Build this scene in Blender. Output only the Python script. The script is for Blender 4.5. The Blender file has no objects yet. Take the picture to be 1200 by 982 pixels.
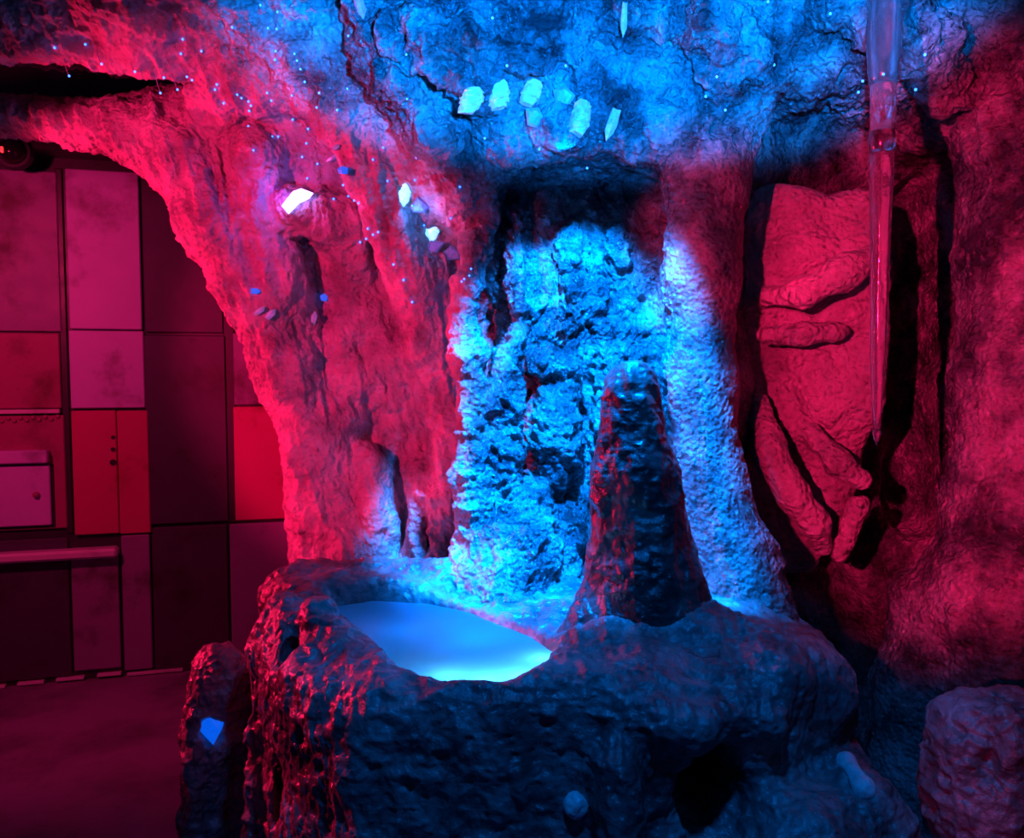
import bpy, bmesh, math, random
import numpy as np
from mathutils import Vector, Matrix
from mathutils.bvhtree import BVHTree

SC = bpy.context.scene
COL = SC.collection

# ------------------------------------------------------------------ camera
F_PX, CX, CY = 950.0, 600.0, 491.0
PITCH = math.radians(3.4)
CAM = np.array([0.0, 0.0, 1.6])
cam = bpy.data.cameras.new('camera')
cam.sensor_width = 36.0
cam.lens = 36.0 * F_PX / 1200.0
cam.clip_start = 0.02
cam_o = bpy.data.objects.new('camera', cam)
cam_o.location = CAM
cam_o.rotation_euler = (math.pi / 2 - PITCH, 0, 0)
COL.objects.link(cam_o)
SC.camera = cam_o

# ------------------------------------------------------------------ view, world
SC.view_settings.view_transform = 'Standard'
SC.view_settings.look = 'None'
SC.view_settings.gamma = 1.0
SC.view_settings.use_curve_mapping = False
SC.view_settings.exposure = 0.0
w = bpy.data.worlds.new('world'); SC.world = w
w.use_nodes = True
w.node_tree.nodes['Background'].inputs[0].default_value = (0.03, 0.12, 0.5, 1)
w.node_tree.nodes['Background'].inputs[1].default_value = 0.032

RED = (1.0, 0.006, 0.075)
CRIM = (1.0, 0.010, 0.118)
BLUE = (0.0, 0.215, 1.0)
CYAN = (0.10, 0.52, 1.0)


def lamp(name, loc, target, power, color, size=0.06, angle=None, blend=0.4):
    kind = 'SPOT' if angle else 'POINT'
    L = bpy.data.lights.new(name, kind)
    L.energy = power; L.color = color; L.shadow_soft_size = size
    if angle:
        L.spot_size = math.radians(angle); L.spot_blend = blend
    o = bpy.data.objects.new(name, L); COL.objects.link(o)
    o.location = loc
    if target is not None:
        o.rotation_euler = (Vector(target) - Vector(loc)).to_track_quat('-Z', 'Y').to_euler()
    return o


lamp('red_flood', (-2.45, 2.68, 1.40), (-0.3, 2.75, 1.70), 220, RED, 0.09, 90, 0.3)
lamp('red_panel_spot', (-2.3, 2.3, 2.3), (-2.35, 4.2, 1.45), 80, (1.0, 0.02, 0.15), 0.08, 120, 0.5)
lamp('red_arch_spot', (-1.9, 0.2, 2.0), (-0.90, 2.9, 1.8), 470, CRIM, 0.06, 39, 0.35)
lamp('red_column_spot', (-0.9, -0.4, 2.2), (0.60, 2.42, 2.02), 420, CRIM, 0.03, 12, 0.6)  # added lamp: reddens the upper pillar, which the niche cone misses
barn = lamp('red_niche_spot', (-0.90, -0.4, 1.95), (1.30, 2.5, 1.66), 820, CRIM, 0.03, 32, 0.4)
barn.scale.x = 0.56                                   # barn doors: taller than wide
lamp('red_boulder_spot', (-0.9, -0.4, 1.6), (1.16, 1.72, 0.72), 60, CRIM, 0.03, 11, 0.6)  # extra lamp put in only to redden the right boulder
casc = lamp('blue_cascade_spot', (0.22, 1.97, 2.50), (0.21, 2.64, 1.26), 1050, BLUE, 0.04, 66, 0.3)
casc.scale.x = 0.69
lamp('blue_foot_spot', (0.15, 1.95, 2.50), (-0.03, 2.46, 1.05), 800, BLUE, 0.04, 22, 0.7)  # second blue lamp, added to brighten the cascade's foot
wash = lamp('blue_ceiling_spot', (0.25, 0.50, 1.95), (0.26, 2.3, 2.66), 1300, BLUE, 0.04, 62, 0.4)
wash.scale.y = 0.45                                   # barn doors: wider than tall
lamp('blue_front_spot', (0.20, 0.75, 2.65), (0.22, 1.75, 0.75), 75, BLUE, 0.06, 56, 0.6)

# ------------------------------------------------------------------ pixel <-> world
CP, SP = math.cos(PITCH), math.sin(PITCH)


def P(px, py, d):
    """world point on the plane y = d seen at photo position px, py"""
    a = (px - CX) / F_PX; b = (CY - py) / F_PX
    t = d / (CP + b * SP)
    return np.array([a * t, d, CAM[2] + (b * CP - SP) * t])


def PZ(px, py, z):
    a = (px - CX) / F_PX; b = (CY - py) / F_PX
    t = (z - CAM[2]) / (b * CP - SP)
    return np.array([a * t, (CP + b * SP) * t, z])


def proj(x, y, z):
    dz = z - CAM[2]
    c = y * CP - dz * SP
    v = y * SP + dz * CP
    c = np.maximum(c, 0.05)
    return CX + F_PX * x / c, CY - F_PX * v / c


# ------------------------------------------------------------------ noise
_rng = np.random.default_rng(7)
_LAT = _rng.random((64, 64, 64)).astype(np.float32) * 2 - 1


def vnoise(p):
    p = np.asarray(p, np.float32)
    i = np.floor(p).astype(np.int32)
    f = p - i
    f = f * f * f * (f * (f * 6 - 15) + 10)
    i0 = i & 63; i1 = (i + 1) & 63
    out = 0
    for a in (0, 1):
        ia = (i1 if a else i0)[:, 0]; wa = f[:, 0] if a else 1 - f[:, 0]
        for b in (0, 1):
            ib = (i1 if b else i0)[:, 1]; wb = f[:, 1] if b else 1 - f[:, 1]
            for c in (0, 1):
                ic = (i1 if c else i0)[:, 2]; wc = f[:, 2] if c else 1 - f[:, 2]
                out = out + _LAT[ia, ib, ic] * (wa * wb * wc)
    return out


def fbm(p, scale, octaves=4, gain=0.5, ridged=False, off=0.0):
    p = np.asarray(p, np.float32) * np.float32(1) * np.asarray(scale, np.float32) + off
    s = 0; a = 1.0; n = 0
    for _ in range(octaves):
        v = vnoise(p)
        if ridged:
            v = 1 - 2 * np.abs(v)
        s = s + a * v; n += a
        a *= gain; p = p * 2.03 + 17.3
    return s / n


def sstep(e0, e1, x):
    t = np.clip((x - e0) / (e1 - e0), 0, 1)
    return t * t * (3 - 2 * t)


# ------------------------------------------------------------------ signed distance volumes
def smin(a, b, k):
    h = np.clip(0.5 + 0.5 * (b - a) / k, 0, 1)
    return b + (a - b) * h - k * h * (1 - h)


def smax(a, b, k):
    return -smin(-a, -b, k)


def poly_sd(poly, X, Y):
    """signed distance to a closed 2-D polygon, negative inside"""
    poly = np.asarray(poly, np.float32)
    n = len(poly)
    d2 = np.full(X.shape, 1e9, np.float32)
    inside = np.zeros(X.shape, bool)
    for i in range(n):
        ax, ay = poly[i]; bx, by = poly[(i + 1) % n]
        ex, ey = bx - ax, by - ay
        wx, wy = X - ax, Y - ay
        t = np.clip((wx * ex + wy * ey) / (ex * ex + ey * ey + 1e-12), 0, 1)
        d2 = np.minimum(d2, (wx - ex * t) ** 2 + (wy - ey * t) ** 2)
        if ey != 0:
            cond = ((ay <= Y) & (by > Y)) | ((by <= Y) & (ay > Y))
            inside ^= cond & (X < ax + (Y - ay) / ey * ex)
    d = np.sqrt(d2)
    return np.where(inside, -d, d)


class Vol:
    def __init__(self, lo, hi, res):
        self.lo = np.array(lo, float); self.res = res
        self.n = np.ceil((np.array(hi) - self.lo) / res).astype(int) + 1
        self.ax = [(self.lo[i] + np.arange(self.n[i]) * res).astype(np.float32) for i in range(3)]
        self.D = np.full(self.n, 10.0, np.float32)

    def grids(self, sl=(slice(None),) * 3):
        return (self.ax[0][sl[0]][:, None, None], self.ax[1][sl[1]][None, :, None], self.ax[2][sl[2]][None, None, :])

    def box(self, lo, hi):
        s = []
        for i in range(3):
            a = int(np.floor((lo[i] - self.lo[i]) / self.res)); b = int(np.ceil((hi[i] - self.lo[i]) / self.res)) + 1
            a = max(0, a); b = min(int(self.n[i]), b)
            if b <= a:
                return None
            s.append(slice(a, b))
        return tuple(s)

    def apply(self, sl, b, k, sub=False):
        self.D[sl] = smax(self.D[sl], -b, k) if sub else smin(self.D[sl], b, k)

    def chain(self, pts, k=0.05, sub=False, sc=(1, 1, 1)):
        """tapering tube through (x, y, z, r) points; sc squashes the section"""
        sc = np.array(sc, float); m = float(min(sc))
        for p, q in zip(pts[:-1], pts[1:]):
            a = np.array(p[:3], float); b = np.array(q[:3], float); ra, rb = p[3], q[3]
            R = max(ra, rb); pad = R * sc / m + k + 3 * self.res
            sl = self.box(np.minimum(a, b) - pad, np.maximum(a, b) + pad)
            if sl is None:
                continue
            X, Y, Z = self.grids(sl)
            ax, ay, az = a / sc; bx, by, bz = b / sc
            wx, wy, wz = X / sc[0] - ax, Y / sc[1] - ay, Z / sc[2] - az
            e = np.array([bx - ax, by - ay, bz - az])
            t = np.clip((wx * e[0] + wy * e[1] + wz * e[2]) / (e @ e + 1e-12), 0, 1)
            d = np.sqrt((wx - e[0] * t) ** 2 + (wy - e[1] * t) ** 2 + (wz - e[2] * t) ** 2)
            d = (d - (ra + (rb - ra) * t) / m) * m
            self.apply(sl, d.astype(np.float32), k, sub)

    def pxchain(self, pts, k=0.05, sub=False, sc=(1, 1, 1)):
        """the same through (px, py, depth, radius in photo pixels)"""
        self.chain([(*P(a, b, d), r / F_PX * d) for a, b, d, r in pts], k, sub, sc)

    def ball(self, c, r, k=0.05, sub=False):
        """ellipsoid with radii r"""
        c = np.array(c, float); r = np.array(r, float)
        pad = r + k + 3 * self.res
        sl = self.box(c - pad, c + pad)
        if sl is None:
            return
        X, Y, Z = self.grids(sl)
        q = np.sqrt(((X - c[0]) / r[0]) ** 2 + ((Y - c[1]) / r[1]) ** 2 + ((Z - c[2]) / r[2]) ** 2)
        self.apply(sl, ((q - 1) * r.min()).astype(np.float32), k, sub)

    def pxball(self, px, py, d, rx, ry, rd, k=0.05, sub=False):
        self.ball(P(px, py, d), (rx / F_PX * d, rd, ry / F_PX * d), k, sub)

    def mesh(self):
        D = self.D; s = D < 0
        c = np.zeros(tuple(self.n - 1), np.uint8)
        for a in (0, 1):
            for b in (0, 1):
                for e in (0, 1):
                    c += s[a:a + c.shape[0], b:b + c.shape[1], e:e + c.shape[2]]
        act = (c > 0) & (c < 8)
        idx = np.full(c.shape, -1, np.int32)
        cells = np.argwhere(act)
        idx[act] = np.arange(len(cells))
        acc = np.zeros((len(cells), 3)); cnt = np.zeros(len(cells))
        corners = [(a, b, e) for a in (0, 1) for b in (0, 1) for e in (0, 1)]
        val = {q: D[cells[:, 0] + q[0], cells[:, 1] + q[1], cells[:, 2] + q[2]] for q in corners}
        for q in corners:
            for ax in range(3):
                if q[ax] == 0:
                    q2 = list(q); q2[ax] = 1; q2 = tuple(q2)
                    da, db = val[q], val[q2]
                    m = (da < 0) != (db < 0)
                    t = np.where(m, da / np.where(m, da - db, 1), 0)
                    pt = np.tile(np.array(q, float), (len(cells), 1)); pt[:, ax] += t
                    acc[m] += pt[m]; cnt[m] += 1
        verts = self.lo + (cells + acc / cnt[:, None]) * self.res
        quads = []
        for ax in range(3):
            u, v = [(1, 2), (2, 0), (0, 1)][ax]
            A = [slice(None)] * 3; B = [slice(None)] * 3
            A[ax] = slice(None, -1); B[ax] = slice(1, None)
            sa, sb = s[tuple(A)], s[tuple(B)]
            e = np.argwhere(sa != sb)
            e = e[(e[:, u] > 0) & (e[:, v] > 0) & (e[:, u] < self.n[u] - 1) & (e[:, v] < self.n[v] - 1)]
            du = np.zeros(3, int); du[u] = 1; dv = np.zeros(3, int); dv[v] = 1
            ids = [idx[tuple((e - o).T)] for o in (du + dv, dv, np.zeros(3, int), du)]
            q = np.stack(ids, 1)
            flip = ~sa[tuple(e.T)]
            q[flip] = q[flip][:, ::-1]
            quads.append(q)
        return verts.astype(np.float32), np.concatenate(quads)


def mesh_from(name, verts, faces):
    """faces: (n, k) array with the same corner count"""
    me = bpy.data.meshes.new(name)
    faces = np.ascontiguousarray(faces, np.int32)
    n, k = faces.shape
    me.vertices.add(len(verts)); me.vertices.foreach_set('co', np.ascontiguousarray(verts, np.float32).ravel())
    me.loops.add(n * k); me.loops.foreach_set('vertex_index', faces.ravel())
    me.polygons.add(n); me.polygons.foreach_set('loop_start', np.arange(n, dtype=np.int32) * k)
    me.update(calc_edges=True)
    me.validate()
    me.polygons.foreach_set('use_smooth', np.ones(n, bool))
    return me


def arrays(me):
    v = np.empty(len(me.vertices) * 3, np.float32); me.vertices.foreach_get('co', v)
    f = np.empty(len(me.loops), np.int32); me.loops.foreach_get('vertex_index', f)
    nn = np.empty(len(me.vertices) * 3, np.float32); me.vertex_normals.foreach_get('vector', nn)
    return v.reshape(-1, 3), f.reshape(-1, 4), nn.reshape(-1, 3)


def subdivided(verts, quads, levels):
    me = mesh_from('tmp', verts, quads)
    o = bpy.data.objects.new('tmp', me); COL.objects.link(o)
    m = o.modifiers.new('s', 'SUBSURF'); m.levels = levels; m.render_levels = levels
    dg = bpy.context.evaluated_depsgraph_get()
    ev = o.evaluated_get(dg)
    me2 = bpy.data.meshes.new_from_object(ev)
    out = arrays(me2)
    bpy.data.objects.remove(o); bpy.data.meshes.remove(me); bpy.data.meshes.remove(me2)
    return out


def obj(name, me, mat=None, parent=None):
    o = bpy.data.objects.new(name, me); COL.objects.link(o)
    if mat and me is not None:
        me.materials.clear(); me.materials.append(mat)
    if parent is not None:
        o.parent = parent
    return o


def tag(o, label, cat, group=None, kind=None):
    if label: o['label'] = label
    if cat: o['category'] = cat
    if group: o['group'] = group
    if kind: o['kind'] = kind
    return o


def empty(name, loc, rot=(0, 0, 0)):
    o = bpy.data.objects.new(name, None); COL.objects.link(o)
    o.location = loc; o.rotation_euler = rot; o.empty_display_size = 0.05
    return o


def set_attr(me, name, vals):
    a = me.attributes.new(name, 'FLOAT', 'POINT')
    a.data.foreach_set('value', np.ascontiguousarray(vals, np.float32))


# ------------------------------------------------------------------ materials
def new_mat(name):
    m = bpy.data.materials.new(name); m.use_nodes = True
    nt = m.node_tree
    return m, nt, nt.nodes['Principled BSDF']


def N(nt, kind, **kw):
    n = nt.nodes.new(kind)
    for k, v in kw.items():
        if k.startswith('i_'):
            n.inputs[k[2:].replace('_', ' ')].default_value = v
        else:
            setattr(n, k, v)
    return n


def ramp(nt, fac, stops):
    r = nt.nodes.new('ShaderNodeValToRGB')
    while len(r.color_ramp.elements) < len(stops):
        r.color_ramp.elements.new(0.5)
    for e, (p, c) in zip(r.color_ramp.elements, stops):
        e.position = p; e.color = (*c, 1)
    nt.links.new(fac, r.inputs[0])
    return r.outputs[0]


def math_n(nt, op, a, b):
    n = nt.nodes.new('ShaderNodeMath'); n.operation = op
    for i, v in enumerate((a, b)):
        if isinstance(v, (int, float)):
            n.inputs[i].default_value = v
        else:
            nt.links.new(v, n.inputs[i])
    return n.outputs[0]


def rock_mat(name, dark, mid, light, rough=(0.3, 0.55), crinkle=70, bump=0.9, patch=5.0, spec=0.5, dist=0.012, wet=None):
    """painted plaster rock: blotchy paint, crinkled wet-looking relief.  With the
    vertex attribute 'matte' the coat turns dry and smooth."""
    m, nt, b = new_mat(name)
    L = nt.links.new
    tc = N(nt, 'ShaderNodeTexCoord').outputs['Object']
    n1 = N(nt, 'ShaderNodeTexNoise', i_Scale=patch, i_Detail=7.0, i_Roughness=0.65); L(tc, n1.inputs['Vector'])
    col = ramp(nt, n1.outputs['Fac'], [(0.30, dark), (0.47, mid), (0.66, light)])
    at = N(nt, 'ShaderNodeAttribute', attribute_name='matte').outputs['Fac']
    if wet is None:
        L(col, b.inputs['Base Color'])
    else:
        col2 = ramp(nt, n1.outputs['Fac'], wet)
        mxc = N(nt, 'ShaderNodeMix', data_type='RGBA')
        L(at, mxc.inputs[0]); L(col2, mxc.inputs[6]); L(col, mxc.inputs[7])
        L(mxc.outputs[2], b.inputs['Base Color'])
    n2 = N(nt, 'ShaderNodeTexNoise', i_Scale=crinkle * 0.35, i_Detail=6.0, i_Roughness=0.7); L(tc, n2.inputs['Vector'])
    wv = N(nt, 'ShaderNodeVectorMath', operation='MULTIPLY_ADD')
    L(n2.outputs['Color'], wv.inputs[0]); wv.inputs[1].default_value = (0.02, 0.02, 0.02); L(tc, wv.inputs[2])
    v1 = N(nt, 'ShaderNodeTexVoronoi', feature='SMOOTH_F1', i_Scale=float(crinkle)); L(wv.outputs[0], v1.inputs['Vector'])
    h = math_n(nt, 'ADD', math_n(nt, 'MULTIPLY', v1.outputs['Distance'], -0.75), n2.outputs['Fac'])
    st = math_n(nt, 'SUBTRACT', 1.0, math_n(nt, 'MULTIPLY', at, 0.35))
    bp = N(nt, 'ShaderNodeBump', i_Distance=dist); L(h, bp.inputs['Height'])
    L(math_n(nt, 'MULTIPLY', st, bump), bp.inputs['Strength'])
    L(bp.outputs[0], b.inputs['Normal'])
    n3 = N(nt, 'ShaderNodeTexNoise', i_Scale=9.0, i_Detail=4.0); L(tc, n3.inputs['Vector'])
    r = N(nt, 'ShaderNodeMapRange', i_From_Min=0.3, i_From_Max=0.7, i_To_Min=rough[0], i_To_Max=rough[1])
    L(n3.outputs['Fac'], r.inputs['Value'])
    L(math_n(nt, 'MINIMUM', math_n(nt, 'ADD', r.outputs[0], math_n(nt, 'MULTIPLY', at, 0.3)), 0.95), b.inputs['Roughness'])
    b.inputs['Specular IOR Level'].default_value = spec
    return m


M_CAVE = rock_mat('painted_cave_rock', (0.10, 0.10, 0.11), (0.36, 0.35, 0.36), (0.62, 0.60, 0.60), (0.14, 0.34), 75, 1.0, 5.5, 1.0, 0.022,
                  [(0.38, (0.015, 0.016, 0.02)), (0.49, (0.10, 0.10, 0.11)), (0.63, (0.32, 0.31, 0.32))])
M_BASIN = rock_mat('dark_wet_rock', (0.03, 0.032, 0.036), (0.12, 0.12, 0.13), (0.32, 0.31, 0.32), (0.18, 0.38), 40, 0.8, 6.0, 0.9, 0.016)
M_STAL = rock_mat('black_glossy_rock', (0.012, 0.013, 0.016), (0.03, 0.03, 0.035), (0.10, 0.09, 0.09), (0.22, 0.4), 36, 0.6, 8.0, 0.7, 0.016)
M_NICHE = rock_mat('leathery_niche_rock', (0.12, 0.11, 0.11), (0.32, 0.30, 0.30), (0.5, 0.46, 0.46), (0.26, 0.45), 60, 1.0, 4.0, 0.8, 0.022)


def paint_mat(name, col, dirt, rough=0.5, metal=0.0, amt=0.5, scale=3.0):
    m, nt, b = new_mat(name); L = nt.links.new
    tc = N(nt, 'ShaderNodeTexCoord').outputs['Object']
    n1 = N(nt, 'ShaderNodeTexNoise', i_Scale=scale, i_Detail=6.0, i_Roughness=0.62); L(tc, n1.inputs['Vector'])
    c = ramp(nt, n1.outputs['Fac'], [(0.30, dirt), (0.30 + 0.35 * amt, col), (0.8, tuple(min(1, x * 1.12) for x in col))])
    L(c, b.inputs['Base Color'])
    b.inputs['Metallic'].default_value = metal
    n2 = N(nt, 'ShaderNodeTexNoise', i_Scale=14.0, i_Detail=5.0); L(tc, n2.inputs['Vector'])
    r = N(nt, 'ShaderNodeMapRange', i_To_Min=rough - 0.12, i_To_Max=rough + 0.15); L(n2.outputs['Fac'], r.inputs['Value'])
    L(r.outputs[0], b.inputs['Roughness'])
    bp = N(nt, 'ShaderNodeBump', i_Strength=0.15, i_Distance=0.01); L(n1.outputs['Fac'], bp.inputs['Height']); L(bp.outputs[0], b.inputs['Normal'])
    return m


M_P_MAUVE = paint_mat('dusty_mauve_panel_paint', (0.60, 0.42, 0.85), (0.16, 0.08, 0.16))
M_P_DULL = paint_mat('dull_plum_panel_paint', (0.28, 0.18, 0.36), (0.08, 0.04, 0.06))
M_P_DARK = paint_mat('dark_plum_panel_paint', (0.06, 0.045, 0.09), (0.03, 0.015, 0.025))
M_P_RED = paint_mat('bright_red_panel_paint', (0.55, 0.02, 0.20), (0.28, 0.015, 0.02), amt=0.4)
M_P_RUST = paint_mat('old_red_panel_paint', (0.36, 0.06, 0.20), (0.12, 0.02, 0.03))
M_CHAN = paint_mat('black_channel_paint', (0.035, 0.03, 0.05), (0.015, 0.012, 0.02), 0.4)
M_BAR = paint_mat('brushed_bar_metal', (0.75, 0.65, 0.8), (0.4, 0.34, 0.4), 0.35, 0.15)
M_FLOOR = paint_mat('worn_dark_floor', (0.26, 0.16, 0.32), (0.10, 0.06, 0.12), 0.6, 0.0, 0.7, 2.2)


# ------------------------------------------------------------------ the cave shell
XG = None


def idw(points, px, py, sig):
    num = np.zeros(px.shape, np.float32); den = np.zeros(px.shape, np.float32)
    for a, b, d in points:
        r2 = (px - a) ** 2 + (py - b) ** 2
        wgt = np.exp(-r2 / (2 * sig * sig)) + 1e-5 / (1 + r2 / (sig * sig))
        num += wgt * d; den += wgt
    return num / den


DB = [  # far sheet: arch, cascade face, niche, right column  (px, py, depth)
    (-300, 140, 2.8), (-150, 140, 2.8), (0, 140, 2.8), (100, 150, 2.8), (180, 160, 2.78), (250, 200, 2.8), (300, 150, 2.76),
    (330, 100, 2.7), (345, 240, 2.86), (300, 300, 2.85), (385, 300, 2.92), (430, 320, 2.9), (350, 400, 2.9), (420, 400, 2.92),
    (480, 430, 2.9), (520, 500, 2.88), (400, 500, 2.92), (380, 600, 2.9), (440, 600, 2.9), (500, 620, 2.84), (380, 680, 2.88),
    (450, 690, 2.8), (520, 680, 2.68), (300, 800, 2.9), (450, 850, 2.8), (450, 200, 2.72), (400, 150, 2.75),
    (520, 280, 2.74), (490, 310, 2.76), (535, 350, 2.78), (530, 420, 2.86),
    (590, 215, 2.74), (680, 215, 2.78), (760, 215, 2.74), (640, 300, 2.74), (700, 300, 2.76), (760, 300, 2.70),
    (640, 400, 2.72), (640, 450, 2.72), (700, 450, 2.76), (760, 450, 2.68), (640, 560, 2.68), (700, 600, 2.80), (620, 640, 2.58),
    (600, 700, 2.44), (690, 700, 2.74), (760, 600, 2.66), (760, 700, 2.62), (600, 800, 2.4), (750, 850, 2.5),
    (840, 300, 2.55), (840, 500, 2.5), (840, 680, 2.4), (850, 150, 2.6),
    (900, 150, 2.9), (1000, 150, 2.95), (1080, 150, 2.95), (920, 300, 3.05), (1000, 300, 3.1), (1070, 300, 3.2), (920, 500, 3.05),
    (1000, 500, 3.1), (1070, 500, 3.2), (920, 640, 3.0), (1000, 680, 3.0), (1070, 680, 3.05), (920, 730, 2.8), (1000, 770, 2.75),
    (1050, 830, 2.6), (950, 880, 2.5), (1050, 980, 2.4), (850, 820, 2.6),
    (1130, 60, 2.6), (1180, 60, 2.35), (1130, 300, 2.6), (1170, 300, 2.4), (1280, 300, 2.3), (1130, 500, 2.55), (1170, 500, 2.35),
    (1280, 500, 2.25), (1130, 700, 2.5), (1180, 700, 2.3), (1280, 700, 2.2), (1150, 850, 2.35), (1220, 980, 2.1), (1400, 300, 2.2), (1400, 700, 2.1)]
DA = [  # near sheet: ceiling and overhang
    (-300, 0, 2.3), (-150, 0, 2.3), (0, 0, 2.3), (150, 0, 2.3), (280, 0, 2.32), (-150, 60, 2.6), (0, 55, 2.58), (100, 60, 2.6), (200, 70, 2.62), (260, 90, 2.66),
    (300, 60, 2.58), (380, 20, 2.42), (420, 90, 2.5), (400, 140, 2.62), (480, 40, 2.38), (500, 120, 2.5), (460, 190, 2.66), (530, 210, 2.62),
    (600, 0, 2.26), (600, 60, 2.36), (600, 120, 2.40), (600, 170, 2.48), (700, 0, 2.26), (700, 60, 2.34), (700, 120, 2.42), (700, 170, 2.5),
    (800, 0, 2.26), (800, 80, 2.36), (800, 150, 2.46), (870, 50, 2.38), (900, 0, 2.3), (870, 120, 2.5), (950, 50, 2.42), (1020, 40, 2.36), (1080, 60, 2.34),
    (1150, 40, 2.3), (1250, 40, 2.2), (1250, 120, 2.25), (1150, 110, 2.4)]
CANOPY = [(-600, -900), (-600, 55), (0, 60), (100, 70), (180, 80), (240, 92), (300, 100), (350, 114), (400, 155), (450, 205), (500, 240),
          (540, 262), (562, 236), (588, 196), (615, 184), (700, 180), (795, 184), (812, 205), (850, 178), (890, 140), (915, 100), (1000, 84),
          (1100, 92), (1130, 140), (1700, 140), (1700, -900)]
OPENING = [(-700, 1400), (346, 1400), (346, 680), (351, 545), (346, 500), (330, 462), (300, 402), (265, 322), (240, 272), (203, 218), (188, 196),
           (130, 166), (60, 148), (0, 143), (-700, 145)]
SLOT = [(-700, 40), (-100, 60), (0, 64), (100, 74), (180, 84), (243, 98), (200, 106), (140, 120), (60, 124), (0, 116), (-100, 110), (-700, 100)]


def build_cave():
    V = Vol((-2.7, 1.35, -0.1), (2.5, 3.5, 3.35), 0.022)
    X, Y, Z = V.grids()
    X2 = X[:, :, 0] * np.ones((1, V.n[2]), np.float32); Z2 = Z[:, 0, :] * np.ones((V.n[0], 1), np.float32)
    pb = proj(X2, 2.8, Z2); pa = proj(X2, 2.45, Z2)
    g = idw(DB, pb[0], pb[1], 42)
    th = 0.2 + 0.5 * sstep(430, 560, pb[0])
    sdb = np.maximum(g[:, None, :] - Y, Y - (g + th)[:, None, :]) * 0.8
    s = 2.8 / F_PX
    op = poly_sd(OPENING, pb[0], pb[1]) * s
    sdb = smax(sdb, -op[:, None, :], 0.10)
    V.D = sdb.astype(np.float32)
    # ---- arch: rounded edge, diagonal ridges, draped folds
    V.pxchain([(-300, 130, 2.86, 14), (0, 130, 2.84, 14), (90, 138, 2.82, 19), (165, 158, 2.80, 24), (215, 195, 2.80, 30), (252, 262, 2.80, 30),
               (295, 345, 2.83, 28), (335, 430, 2.84, 28), (370, 520, 2.84, 26), (372, 600, 2.82, 26), (374, 700, 2.82, 26), (374, 990, 2.82, 30)], 0.08)
    V.pxchain([(240, 130, 2.74, 16), (262, 112, 2.70, 15), (268, 140, 2.76, 14)], 0.06)
    V.pxchain([(300, 30, 2.50, 22), (350, 70, 2.54, 20), (395, 130, 2.58, 17), (430, 200, 2.64, 17), (460, 262, 2.69, 18), (485, 325, 2.73, 20), (503, 400, 2.78, 20), (512, 470, 2.87, 18)], 0.10)
    V.pxchain([(430, 10, 2.38, 26), (470, 80, 2.46, 26), (505, 150, 2.54, 26), (540, 215, 2.60, 22), (556, 262, 2.66, 16)], 0.10)
    V.pxchain([(300, 180, 2.74, 22), (300, 250, 2.80, 20), (330, 330, 2.82, 20), (360, 400, 2.89, 18)], 0.08)
    V.pxchain([(352, 248, 2.78, 26), (395, 262, 2.80, 24), (420, 300, 2.84, 20)], 0.06)
    V.pxchain([(408, 300, 2.89, 12), (405, 380, 2.89, 13), (412, 440, 2.89, 14), (398, 500, 2.87, 16), (402, 570, 2.87, 15)], 0.09)
    V.pxchain([(440, 370, 2.89, 14), (462, 420, 2.89, 14), (452, 462, 2.87, 12)], 0.08)
    V.pxchain([(432, 540, 2.82, 14), (446, 600, 2.80, 15), (442, 690, 2.78, 18)], 0.08)
    V.pxchain([(390, 600, 2.82, 18), (400, 650, 2.78, 22), (385, 720, 2.76, 24)], 0.09)
    V.pxchain([(500, 560, 2.82, 20), (510, 620, 2.78, 18), (500, 690, 2.72, 22)], 0.09)
    V.pxchain([(520, 440, 2.82, 18), (530, 520, 2.78, 18), (532, 600, 2.74, 16)], 0.09)
    V.pxball(360, 215, 2.72, 20, 16, 0.09, 0.04, True)           # pocket of the bright crystal
    V.pxball(378, 362, 2.82, 17, 24, 0.08, 0.04, True)
    V.pxball(470, 600, 2.80, 12, 50, 0.07, 0.03, True)
    V.pxball(500, 640, 2.76, 7, 40, 0.06, 0.02, True)
    V.pxball(450, 455, 2.82, 10, 22, 0.06, 0.03, True)
    # ---- cascade face: ribs, drips, foot
    V.pxchain([(572, 232, 2.64, 15), (562, 290, 2.62, 16), (552, 340, 2.60, 15), (548, 420, 2.55, 17), (556, 480, 2.54, 17), (552, 560, 2.53, 16), (556, 640, 2.50, 18), (540, 690, 2.46, 16)], 0.035)
    V.pxchain([(600, 250, 2.68, 10), (602, 330, 2.66, 10), (600, 400, 2.62, 12), (588, 470, 2.58, 22), (588, 520, 2.58, 20), (590, 600, 2.58, 14)], 0.03)
    V.pxchain([(610, 600, 2.60, 30), (600, 660, 2.50, 46), (590, 715, 2.42, 56)], 0.06)
    V.pxchain([(655, 620, 2.66, 18), (650, 680, 2.58, 24), (645, 720, 2.52, 30)], 0.05)
    V.pxchain([(655, 430, 2.70, 22), (645, 500, 2.69, 24), (648, 560, 2.68, 20)], 0.05)
    V.pxchain([(668, 300, 2.70, 10), (690, 380, 2.70, 12), (682, 480, 2.74, 11), (694, 560, 2.74, 13), (690, 690, 2.72, 16)], 0.03, True)
    V.pxchain([(648, 330, 2.66, 8), (650, 390, 2.68, 9)], 0.02, True)
    V.pxball(682, 345, 2.68, 7, 26, 0.06, 0.02, True)
    V.pxball(632, 425, 2.66, 12, 12, 0.06, 0.03)
    V.pxball(632, 450, 2.64, 26, 6, 0.05, 0.02, True)
    rnd = random.Random(5)
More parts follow.
